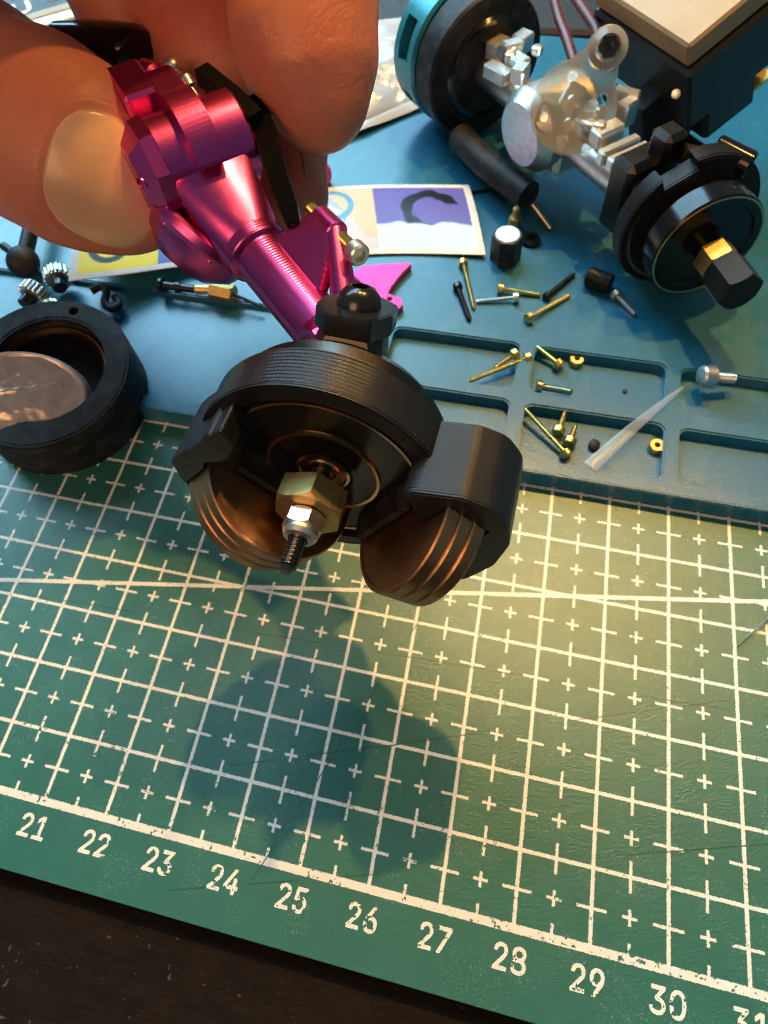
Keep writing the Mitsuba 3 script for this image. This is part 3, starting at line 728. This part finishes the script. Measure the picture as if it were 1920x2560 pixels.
obj('washer', put(lathe([(.09, -.05), (.19, -.05), (.21, 0), (.19, .05), (.09, .05), (.07, 0), (.09, -.05)], 32), frame(o, z=[0, -.1, 1])), 'black_gloss', label='black rubber washer beside the silver topped can', category='washer')
t = thing('brass_pin', 'short brass pin standing behind the silver topped can', 'pin')
o = on(1285, 572, TZ)
obj('base', put(lathe([(0, 0), (.13, 0), (.14, .03), (.14, .28), (0, .28)], 24), frame(o, z=[0, .1, 1])), 'brass', t)
obj('tip', put(lathe([(0, .28), (.075, .28), (.075, .48), (.04, .52), (0, .52)], 20), frame(o, z=[0, .1, 1])), 'brass', t)
K = [on(1180, 481, TZ + .04), on(1222, 474, TZ + .04), on(1232, 473, TZ + .04), on(1240, 480, TZ + .04), on(1262, 503, TZ + .04)]
obj('hex_key', tube(spline(K, 5), .035, 10), 'dark_steel', label='bent dark wire key by the upper right corner of the card', category='hex key')
obj('wire_offcut', tube(spline([on(1465, 425, TZ + .03), on(1500, 440, TZ + .05), on(1537, 458, TZ + .03)], 4), .022, 8), 'gilt_steel', label='short thin wire offcut in the shadow below the silver axle', category='wire')
for (u, v, r), lb in zip([(1562, 978, .045), (1486, 1112, .11)], ['tiny black speck of rubber in the upper middle pocket', 'small black lump beside the clear strip in the lower pocket']):
    s = trimesh.creation.icosphere(2, r); s.vertices *= (1 + .35 * (meshkit.noise(A(s.vertices) * 14 + u, 2) - .5))[:, None]; s.vertices[:, 2] *= .6
    s.apply_translation(on(u, v, PZ + r * .6)); obj('rubber_crumb', s, 'black_rubber', label=lb, category='crumb')
# clear strip across the pockets
S0, S1 = on(1706, 970, TZ + .02), on(1474, 1168, TZ + .03)
sd = unit(S1 - S0); sn = np.cross(A([0, 0, 1]), sd); n = 24; P0 = []
for i in range(n + 1):
    t_ = i / n; c = S0 + (S1 - S0) * t_; wv = .025 + .11 * t_ ** .7
    c = c + A([0, 0, .10 * math.sin(t_ * 3.14) + .01])
    for j in (-1, 0, 1): P0.append(c + sn * wv * j + A([0, 0, .035 * (1 - abs(j))]))
f = []
for i in range(n):
    for j in range(2):
        a = i * 3 + j; f += [[a, a + 1, a + 4], [a, a + 4, a + 3]]
obj('clear_strip', trimesh.Trimesh(P0, f, process=False), 'thin_film', smooth=True, label='narrow clear plastic strip lying across two tray pockets', category='strip')
sh = trimesh.convex.convex_hull(A([on(1846, 1612, .02), on(1851, 1614, .02), on(1950, 1530, .03), on(1940, 1520, .03), on(1846, 1612, .10), on(1945, 1526, .16)]))
obj('plastic_shard', sh, 'clear_plastic', smooth=False, label='clear plastic sliver on the green mat at the right edge', category='sliver')

# ---------------------------------------------------------------- the printed card
cl = [(172, 703, 1.05), (330, 683, .80), (475, 664, .62), (700, 650, .50), (929, 636, .45), (1080, 635, .45), (1214, 638, .50)]
near_ = spline([on(*c) for c in cl], 10)
dirs = np.gradient(near_, axis=0); dirs /= np.linalg.norm(dirs, axis=1, keepdims=True)
up_ = np.stack([-dirs[:, 1], dirs[:, 0], 0 * dirs[:, 0]], 1); up_[:] = unit(A([-.34, 1.0, 0]))
s_len = np.r_[0, np.cumsum(np.linalg.norm(np.diff(near_, axis=0), axis=1))]; s_len /= s_len[-1]
W_ = 2.28; V_, UV_, F_ = [], [], []
nu, nv = len(near_), 9
for layer in (0, 1):
    for i in range(nu):
        for j in range(nv):
            t_ = j / (nv - 1); V_.append(near_[i] + up_[i] * W_ * t_ + A([0, 0, .10 * math.sin(t_ * 3.1) + .012 - .024 * layer])); UV_.append((s_len[i], t_))
for i in range(nu - 1):
    for j in range(nv - 1):
        a = i * nv + j; b = a + nu * nv; F_ += [[a, a + nv, a + nv + 1], [a, a + nv + 1, a + 1], [b, b + nv + 1, b + nv], [b, b + 1, b + nv + 1]]
edge = [i * nv for i in range(nu)] + [(nu - 1) * nv + j for j in range(1, nv)] + [i * nv + nv - 1 for i in range(nu - 2, -1, -1)] + [j for j in range(nv - 2, 0, -1)]
for a, b in zip(edge, edge[1:] + edge[:1]):
    F_ += [[a, a + nu * nv, b + nu * nv], [a, b + nu * nv, b]]


def card_color(p, n, uv):
    u, v = uv.x * 9.6, uv.y * 2.28                # centimetres along and up the card
    border = smoothstep(.12, .14, v) * smoothstep(.12, .14, 2.28 - v) * smoothstep(.16, .18, u) * smoothstep(.16, .18, 9.6 - u)
    arcd = lambda cx, cy, r, w: smoothstep(w + .04, w, dr.abs(dr.sqrt(dr.square(u - cx) + dr.square(v - cy)) - r))
    yellow = mix((.95, .66, .0), (.015, .012, .02), arcd(.84, .83, .42, .055) * smoothstep(.55, .45, dr.minimum(u - .4, v - .5)))
    blue = mix((.10, .12, .42), (.04, .04, .10), arcd(3.4, .9, .5, .1))
    k = fbm(u * 1.3, v * 1.3, 0.0, 2)
    pale = mix((.52, .49, .53), (.24, .38, .48), smoothstep(.06, .02, dr.abs(dr.abs(u - 5.75 - .35 * v) - .28)))
    pale = mix(pale, (.30, .42, .52), smoothstep(.16, .12, dr.abs(v - 1.55 + (u - 6.2) * .95)))
    pale = mix(pale, (.72, .44, .30), smoothstep(.0, .06, u - 5.9 - .55 * (2.2 - v)) * smoothstep(.45, .5, v))
    pale = mix(pale, (.10, .30, .48), arcd(6.1, 1.55, .48, .06) * smoothstep(5.9, 6.1, u))
    dusk = (.115, .105, .36)
    hookr = dr.sqrt(dr.square(u - 8.55) + dr.square(v - 1.25))
    wob = (noise(u * 5, v * 5) - .5) * .16
    hook = smoothstep(.17, .12, dr.abs(hookr - .62 + wob)) * smoothstep(.10, .0, dr.minimum(u - 8.45, 1.55 - v))
    night = mix(dusk, (.012, .012, .02), hook)
    night = mix(night, (.50, .66, .76), smoothstep(.02, .12, .80 + .22 * fbm(u * 2.6, 0.0, 3.0, 2) - v))
    c = dr.select(u < 1.95, yellow, dr.select(u < 4.3, blue, dr.select(u < 7.15, pale, night)))
    return mix((.70, .64, .58), c, border)


pr('card_print', proc(card_color), .36, spec=.2)
obj('printed_card', trimesh.Trimesh(V_, F_, process=False), 'card_print', smooth=True, uv=A(UV_ + []), label='long curled printed card with yellow and blue panels lying on the tray', category='card')

# ---------------------------------------------------------------- the second axle standing on the tray
sx = thing('servo_axle', 'silver model car axle with black hub and beige servo standing on the tray', 'model car axle')
SU = unit([.69, -.73, 0]); SP = A([.727, .687, 0]); S0_ = A([-.77, 12.9, 2.0])
SF = lambda L, c=0, z=0: S0_ + L * SU + c * SP + z * A([0, 0, 1])
SM = lambda L, c=0, z=0, rz=0: frame(SF(L, c, z), x=SU * math.cos(rz) + SP * math.sin(rz), z=[0, 0, 1])
obj('axle_tube', rod(SF(-.6), SF(5.0), .36), 'steel', sx)
obj('gear_housing', cat(put(lathe([(0, -.8), (.6, -.8), (.8, -.55), (.8, .55), (.6, .8), (0, .8)], 40), frame(SF(2.1, -.1, .1), z=SP)), put(box(1.7, .9, 1.1, .1), SM(2.0, .0, -.1))), 'steel', sx)
hubz = unit([.47, -.88, .02]); HP = on(1715, 548, 1.78); HM = frame(HP, x=[.88, .47, 0], z=hubz) @ np.diag([.86, .86, .9, 1]); hm = lambda z: HM @ trimesh.transformations.translation_matrix([0, 0, z])
cpl = sg.Point(0, 0).buffer(1.56, 40).difference(unary_union([sg.box(.75, -2, 2, .15), affinity.rotate(sg.box(-.35, 1.28, .35, 2), 25, origin=(0, 0))]))
obj('hub_shield', put(prism(cpl, .42, .06), hm(-.28)), 'black_plastic', sx, smooth=26)
obj('edge_highlight', put(prism(sg.Point(0, 0).buffer(1.40, 40).difference(sg.Point(0, 0).buffer(1.34, 40)).intersection(sg.box(-2, -2, .7, .5)), .03), hm(.13)), 'bright_ring', sx)  # bright arc modelled as the orange highlight along the shield rim
obj('hub_drum', put(lathe([(0, .2), (.9, .2), (1.0, .38), (1.20, .42), (1.22, .46), (1.22, .88), (1.18, .92), (1.0, .92), (.96, .86), (0, .86)], 72), hm(0)), 'black_gloss', sx, smooth=28)
obj('copper_ring', put(lathe([(1.15, .925), (1.18, .93), (1.19, .925)], 72), hm(0)), 'bright_ring', sx)
obj('sleeve', put(rod([0, 0, .8], [0, 0, 1.2], .30), hm(0)), 'dark_steel', sx)
obj('hex_hub', put(hexa(.72, .42, 20), hm(1.12)), 'brass', sx, smooth=18)
obj('axle_nut', put(hexa(.80, .74, 20, bot=True), hm(1.55)), 'black_plastic', sx, smooth=18, label='glossy black square shouldered nut on the stud')
obj('knuckle', cat(put(box(.6, 1.1, 1.5, .12), SM(4.55, .05, .0)), put(box(.5, .5, 2.3, .1), SM(4.75, .3, .05))), 'dark_steel', sx)
obj('knuckle_bolt', rod(SF(5.25, .95, .85), SF(5.9, 1.25, .75), .24), 'black_gloss', sx)
obj('knuckle_arm', rod(SF(5.0, .45, .8), SF(5.6, 1.3, .6), .17), 'black_plastic', sx)
# machined blocks along the top of the tube
blocks = [(3.05, -.05, .42, .30, .5, .34, .2), (3.55, .02, .46, .32, .62, .30, .0), (3.95, .0, .36, .20, .9, .28, .0), (4.22, .0, .36, .20, .9, .28, .0), (4.5, .15, .34, .18, .7, .3, .0), (3.35, .62, .55, .26, .36, .5, .15), (3.15, .75, .72, .5, .16, .3, .5), (2.75, -.45, .10, .5, .4, .3, .6),
          (-.1, .05, .42, .30, .5, .34, .25), (.32, .12, .50, .28, .42, .42, -.2), (.72, .0, .46, .42, .32, .34, .1), (.15, .5, .5, .34, .4, .36, .3), (1.05, -.2, .5, .3, .4, .3, .5), (.5, -.35, .3, .6, .3, .3, .2)]
for L, c, z, a, b, h, r in blocks:
    obj('machined_block', put(box(a, b, h, .035), SM(L, c, z + .1, r)), 'steel', sx, smooth=False)
for L, c, z in ((3.3, -.2, .6), (3.45, -.1, .62), (3.1, .2, .62), (2.8, .1, .4), (.9, .3, .75), (.55, -.1, .6)):
    obj('bolt_head', put(lathe([(0, 0), (.11, 0), (.12, .03), (.12, .13), (.08, .16), (0, .16)], 16), frame(SF(L, c, z), z=[0, .1, 1])), 'steel', sx)
# lower links
obj('lower_link', tube(spline([SF(.1, -.95, -1.0), SF(1.2, -1.0, -1.0), SF(2.6, -.85, -1.0)], 5), [.30] * 11, 18), 'black_rubber', sx)
obj('lower_link', rod([1.7, 13.9, 1.3], [4.4, 11.2, 1.3], .21), 'black_plastic', sx)
obj('link_end', put(box(.7, .5, .6, .1), SM(.15, -.85, -1.15)), 'black_plastic', sx)
# clear servo horn
hornc = on(1432, 272, 2.75); hn = unit(unit(CAM - hornc) + A([.12, .0, .15])); nk = on(1500, 118, 2.95)
hx = unit(nk - hornc); hy = np.cross(hn, hx); HR = frame(hornc, x=unit(hx - hn * np.dot(hx, hn)), z=hn); nr__ = A([(1512 - 960) / FOCAL, (128 - 1280) / FOCAL, 1.0]) @ RM; nw = CAM + nr__ * np.dot(hornc - CAM, hn) / np.dot(nr__, hn) - hornc; nl = float(np.linalg.norm(nw)); HR = frame(hornc, x=unit(nw), z=hn)
hp = unary_union([sg.Point(0, 0).buffer(.80, 40), sg.Point(nl, 0).buffer(.36, 32), sg.Polygon([(.35, -.62), (nl, -.30), (nl, .30), (.35, .62)])])
for x, y, r in ((-.38, .42, .09), (.42, .30, .09), (-.2, -.45, .09), (.35, -.4, .10)): hp = hp.difference(sg.Point(x, y).buffer(r, 12))
obj('clear_horn', put(prism(hp, .16, .03), HR), 'clear_plastic', sx, smooth=26, label='round clear plastic servo horn')
obj('horn_hub', put(lathe([(0, .0), (.33, 0), (.35, .05), (.35, .26), (.30, .29), (.2, .38), (.2, .2), (0, .2)], 36), HR @ trimesh.transformations.translation_matrix([nl, 0, .1])), 'clear_plastic', sx, smooth=28)
obj('horn_screw', put(lathe([(0, 0), (.17, 0), (.19, .04), (.19, .16), (.09, .16), (.09, .08), (0, .08)], 6), HR @ trimesh.transformations.translation_matrix([nl, 0, .28])), 'black_oxide', sx, smooth=False)
for x, y in ((-.25, -.1), (.1, .05)):
    obj('horn_bolt', put(lathe([(0, -.25), (.13, -.25), (.14, -.1), (.10, -.06), (0, -.06)], 18), HR @ trimesh.transformations.translation_matrix([x, y, 0])), 'steel', sx)
obj('horn_block', put(box(.62, .36, .3, .03), HR @ trimesh.transformations.translation_matrix([.1, .12, -.24])), 'steel', sx, smooth=False)
# servo
ea, eb = -SU, unit([.66, .63, .36]); en = np.cross(eb, ea); en = en if en[2] > 0 else -en
SC = on(1722, 117, 3.95)                          # near corner of the beige lid
SVM = lambda a, b, c: frame(SC + ea * a + eb * b + en * c, x=ea, z=en)
obj('servo_lid', put(box(2.6, 2.3, .46, .05), frame(SC + ea * 1.3 + eb * 1.15 - en * .23, x=ea, z=en)), 'servo_lid', sx, smooth=False, label='beige metal servo lid')
obj('servo_case', put(box(2.75, 2.35, 1.3, .06), frame(SC + ea * 1.25 + eb * 1.1 - en * 1.13, x=ea, z=en)), 'servo_case', sx, smooth=False)
brk = sg.box(-.4, -.3, 2.6, 1.6).difference(unary_union([sg.Point(1.15, -.45).buffer(.62, 24), sg.box(1.9, 1.2, 3, 2)]))
obj('servo_bracket', put(prism(brk, .5, .04), frame(SC + ea * 1.1 - en * 2.9 - eb * .15, x=eb, y=en)), 'black_plastic', sx, smooth=26)
obj('servo_foot', put(box(1.3, 1.2, .9, .08), frame(SC + ea * .6 + eb * 1.0 - en * 2.1, x=ea, z=en)), 'servo_case', sx, smooth=False)
ear = sg.box(-.35, -.32, .35, .32).difference(sg.Point(-.02, .02).buffer(.14, 20))
obj('mounting_ear', put(prism(ear, .08, .015), frame(on(1868, 205, 2.3), x=unit(eb - en * .2), z=unit(A([-.35, -.2, .9])))), 'gold', sx, smooth=20)
obj('lid_screw', put(lathe([(0, 0), (.07, 0), (.08, .05), (0, .07)], 16), frame(on(1690, 235, 3.2), z=CAM - on(1690, 235, 3.2))), 'steel', sx)
for pts in ([at(1372, -60, 15.2), at(1396, 40, 14.6), at(1416, 95, 14.3), at(1440, 170, 14.0)], [at(1400, -60, 14.8), at(1462, 30, 14.0), at(1492, 80, 13.6), at(1506, 132, 13.3)]):
    obj('servo_wire', tube(spline(pts, 6), .105, 12), 'wire_red', sx, smooth=60)
# far wheel of the same axle
WM = lambda L: frame(SF(L, 0, 0), x=[0, 0, 1], z=-SU)
obj('wheel_hub', put(lathe([(0, -.1), (.7, -.1), (1.1, .0), (1.42, .02), (1.46, .08), (1.46, .62), (1.3, .7), (0, .7)], 64), WM(-.35)), 'black_rubber', sx, smooth=28)
obj('hub_groove', put(lathe([(.9, -.06), (1.0, -.10), (1.05, -.02)], 48), WM(-.35)), 'black_gloss', sx)
tr_ = man(lathe([(0, 0), (1.46, 0), (1.52, .06), (1.52, .78), (1.46, .84), (0, .84)], 64))
for j in range(6): tr_ = tr_ - mf.Manifold.cube((.85, 1.0, .36), True).translate((0, 1.5, .42)).rotate((0, 0, j * 60 + 22))
obj('wheel_ring', put(tm(tr_), WM(-1.05)), 'teal_metal', sx, smooth=28, label='teal wheel ring with copper showing through its windows')
obj('ring_core', put(lathe([(1.12, .1), (1.30, .1), (1.30, .74), (1.12, .74)], 48), WM(-1.05)), 'copper', sx)

# ---------------------------------------------------------------- plastic bag, packet and odds and ends at the back and left
bag = thing('plastic_bag', 'crumpled clear plastic bag with a grey sealed edge lying behind the fingertips', 'bag')
nl_, nr_, fl_, fr_ = on(560, 470, .44), on(1225, 196, .44), on(420, 150, .6), on(1040, 40, .6)
nu, nv = 70, 44; V_ = []
for i in range(nu):
    for j in range(nv):
        a, b = i / (nu - 1), j / (nv - 1)
        p = (nl_ * (1 - a) + nr_ * a) * (1 - b) + (fl_ * (1 - a) + fr_ * a) * b
        bulge = max(0.0, math.sin(math.pi * min(1, b * 1.02))) ** .7 * max(0, math.sin(math.pi * min(1.0, (a + .05) * .94))) ** .6
        V_.append(p + A([0, 0, 1.0]) * (.03 + bulge * (.75 + .9 * (float(meshkit.fbm(A([a * 5, b * 4, .5]), 3, 2)) - .4) + .35 * abs(float(meshkit.noise(A([a * 9 + b * 6, b * 3, 2.0]), 4)) - .5))))
f = []
for i in range(nu - 1):
    for j in range(nv - 1):
        a = i * nv + j; f += [[a, a + nv, a + nv + 1], [a, a + nv + 1, a + 1]]
obj('film', trimesh.Trimesh(V_, f, process=False), 'bag_film', bag, smooth=True)
sd = unit(nr_ - nl_); sn = np.cross([0, 0, 1], sd); seam = []
for i in range(40):
    t_ = i / 39; w = .62 * (1 - .75 * t_ ** 2); c = nl_ + (nr_ - nl_) * t_
    for j in (0, .5, 1): seam.append(c + sn * (-.10 + w * j) + A([0, 0, .05 + .10 * math.sin(j * 3.14) + .06 * float(meshkit.noise(A([t_ * 12, j * 2, 0]), 3))]))
f = []
for i in range(39):
    for j in range(2): a = i * 3 + j; f += [[a, a + 3, a + 4], [a, a + 4, a + 1]]
obj('sealed_edge', trimesh.Trimesh(seam, f, process=False), 'bag_seam', bag, smooth=True)
pk_ = thing('dark_packet', 'dark packet with white lettering and a bright white folded edge behind the thumb', 'packet')
pc0, pc1 = on(-40, 112, 1.2), on(238, 30, 1.2); px0 = unit(pc1 - pc0); py0 = np.cross([0, 0, 1], px0); PM = frame(pc0, x=px0, z=[0, 0, 1]); pl_ = float(np.linalg.norm(pc1 - pc0))
obj('front', put(box(pl_ + 2, 3.4, .3, .04), PM @ trimesh.transformations.translation_matrix([pl_ / 2 - 1, 2.2, -.16])), 'black_panel', pk_, smooth=False)
obj('white_edge', put(box(pl_ + 1.8, .42, .1, .03), PM @ trimesh.transformations.translation_matrix([pl_ / 2 - .9, .22, .0])), 'white_foil', pk_, smooth=False)
obj('beige_band', put(box(pl_ + 1.8, .34, .05, .02), PM @ trimesh.transformations.translation_matrix([pl_ / 2 - .9, .72, .0])), 'servo_lid', pk_, smooth=False)
for tx, x in (('U', .95), ('o', 2.0)):
    obj('lettering', put(meshkit.text_mesh(tx, .62, .02, bold=True), PM @ trimesh.transformations.translation_matrix([x, 1.02 if tx == 'U' else 1.3, .0])), 'white_foil', pk_, smooth=False)

pp = [on(u, v, TZ + .12) for u, v in ((905, 668), (1033, 660), (1003, 690), (978, 722), (970, 738), (1002, 750), (1008, 766), (996, 778), (962, 770), (935, 742), (905, 712), (880, 690))]
PZM = frame([0, 0, TZ + .02], x=[1, 0, 0], z=[0, 0, 1]); hole = on(974, 752, TZ + .12)
plt_ = sg.Polygon([(q[0], q[1]) for q in pp]).buffer(-.04).buffer(.04, 5).difference(sg.Point(hole[0], hole[1]).buffer(.055, 14))
obj('pink_bracket', put(prism(plt_, .16, .02), PZM), 'pink_plate', smooth=24, label='flat pink metal bracket with a small hole lying in front of the printed card', category='bracket')
bl = trimesh.creation.icosphere(3, .26); bl.apply_scale([.8, 1, 1.1]); bl.apply_translation(on(806, 437, TZ + .25))
obj('purple_knob', bl, 'pink_plate', smooth=True, label='small pink knob peeking out beside the fingertip behind the card', category='knob')

obj('black_clip', tube(spline([on(228, 728, TZ + .1), on(252, 716, TZ + .12), on(266, 730, TZ + .12), on(262, 756, TZ + .1), on(280, 772, TZ + .1), on(298, 758, TZ + .1), on(286, 742, TZ + .1)], 6), .085, 12), 'black_rubber', label='small black s shaped rubber clip on the tray right of the knurled screws', category='clip')
ct = thing('brass_fitting', 'brass fitting on a thin black rod lying below the printed card', 'fitting')
q0, q1, q2, q3, q4 = (on(u, v, TZ + .16) for u, v in ((398, 712), (488, 724), (530, 724), (585, 736), (650, 757)))
obj('black_rod', cat(rod(q0, q1, .085), rod(q0, q0 + (q1 - q0) * .12, .15), rod(q0 + (q1 - q0) * .45, q0 + (q1 - q0) * .62, .11)), 'black_oxide', ct)
obj('brass_sleeve', cat(rod(q1, q2, .10), put(hexa(.34, float(np.linalg.norm(q3 - q2)), 15, bot=True), frame(q2, z=q3 - q2))), 'brass', ct, smooth=20)
obj('thin_tail', rod(q3, q4 - A([0, 0, .1]), .035), 'black_oxide', ct)


def knob(u, v, ux, vx, r, L, label, mat='steel'):
    t = thing('knurled_screw', label, 'screw')
    a = on(u, v, TZ + r); b = on(ux, vx, TZ + r); M = frame(b, z=a - b); n = 18
    kn = trimesh.util.concatenate([put(box(.5 * r, .28 * r, L * .5, .02), M @ trimesh.transformations.rotation_matrix(k * 2 * math.pi / n, [0, 0, 1]) @ trimesh.transformations.translation_matrix([r * .86, 0, L * .72])) for k in range(n)])
    obj('knurled_head', cat(kn, put(lathe([(0, L * .46), (r * .9, L * .46), (r * .9, L), (r * .45, L + .02), (r * .4, L - .05), (0, L - .05)], 24), M)), mat, t, smooth=False)
    obj('body', put(lathe([(0, 0), (r * .55, 0), (r * .6, L * .5), (0, L * .5)], 20), M), 'black_oxide', t)


knob(138, 665, 150, 720, .26, .5, 'knurled silver topped black screw next to the lower left corner of the card')
knob(92, 725, 60, 762, .26, .5, 'knurled silver topped black screw lying nearer to the black hub ring')
knob(122, 768, 140, 785, .20, .3, 'bright small knurled screw just behind the rim of the black hub ring', 'gilt_steel')
kt = thing('black_lever', 'black lever with a round end lying at the far left of the tray', 'lever')
obj('round_end', trimesh.creation.icosphere(3, .34).apply_translation(on(58, 655, TZ + .34)), 'black_rubber', kt, smooth=True)
obj('stem', tube([on(62, 640, TZ + .4), on(80, 560, TZ + .5), on(96, 480, TZ + .5)], .17, 14), 'black_plastic', kt)
obj('side_pin', rod(on(52, 645, TZ + .4), on(8, 615, TZ + .3), .09), 'dark_steel', kt)
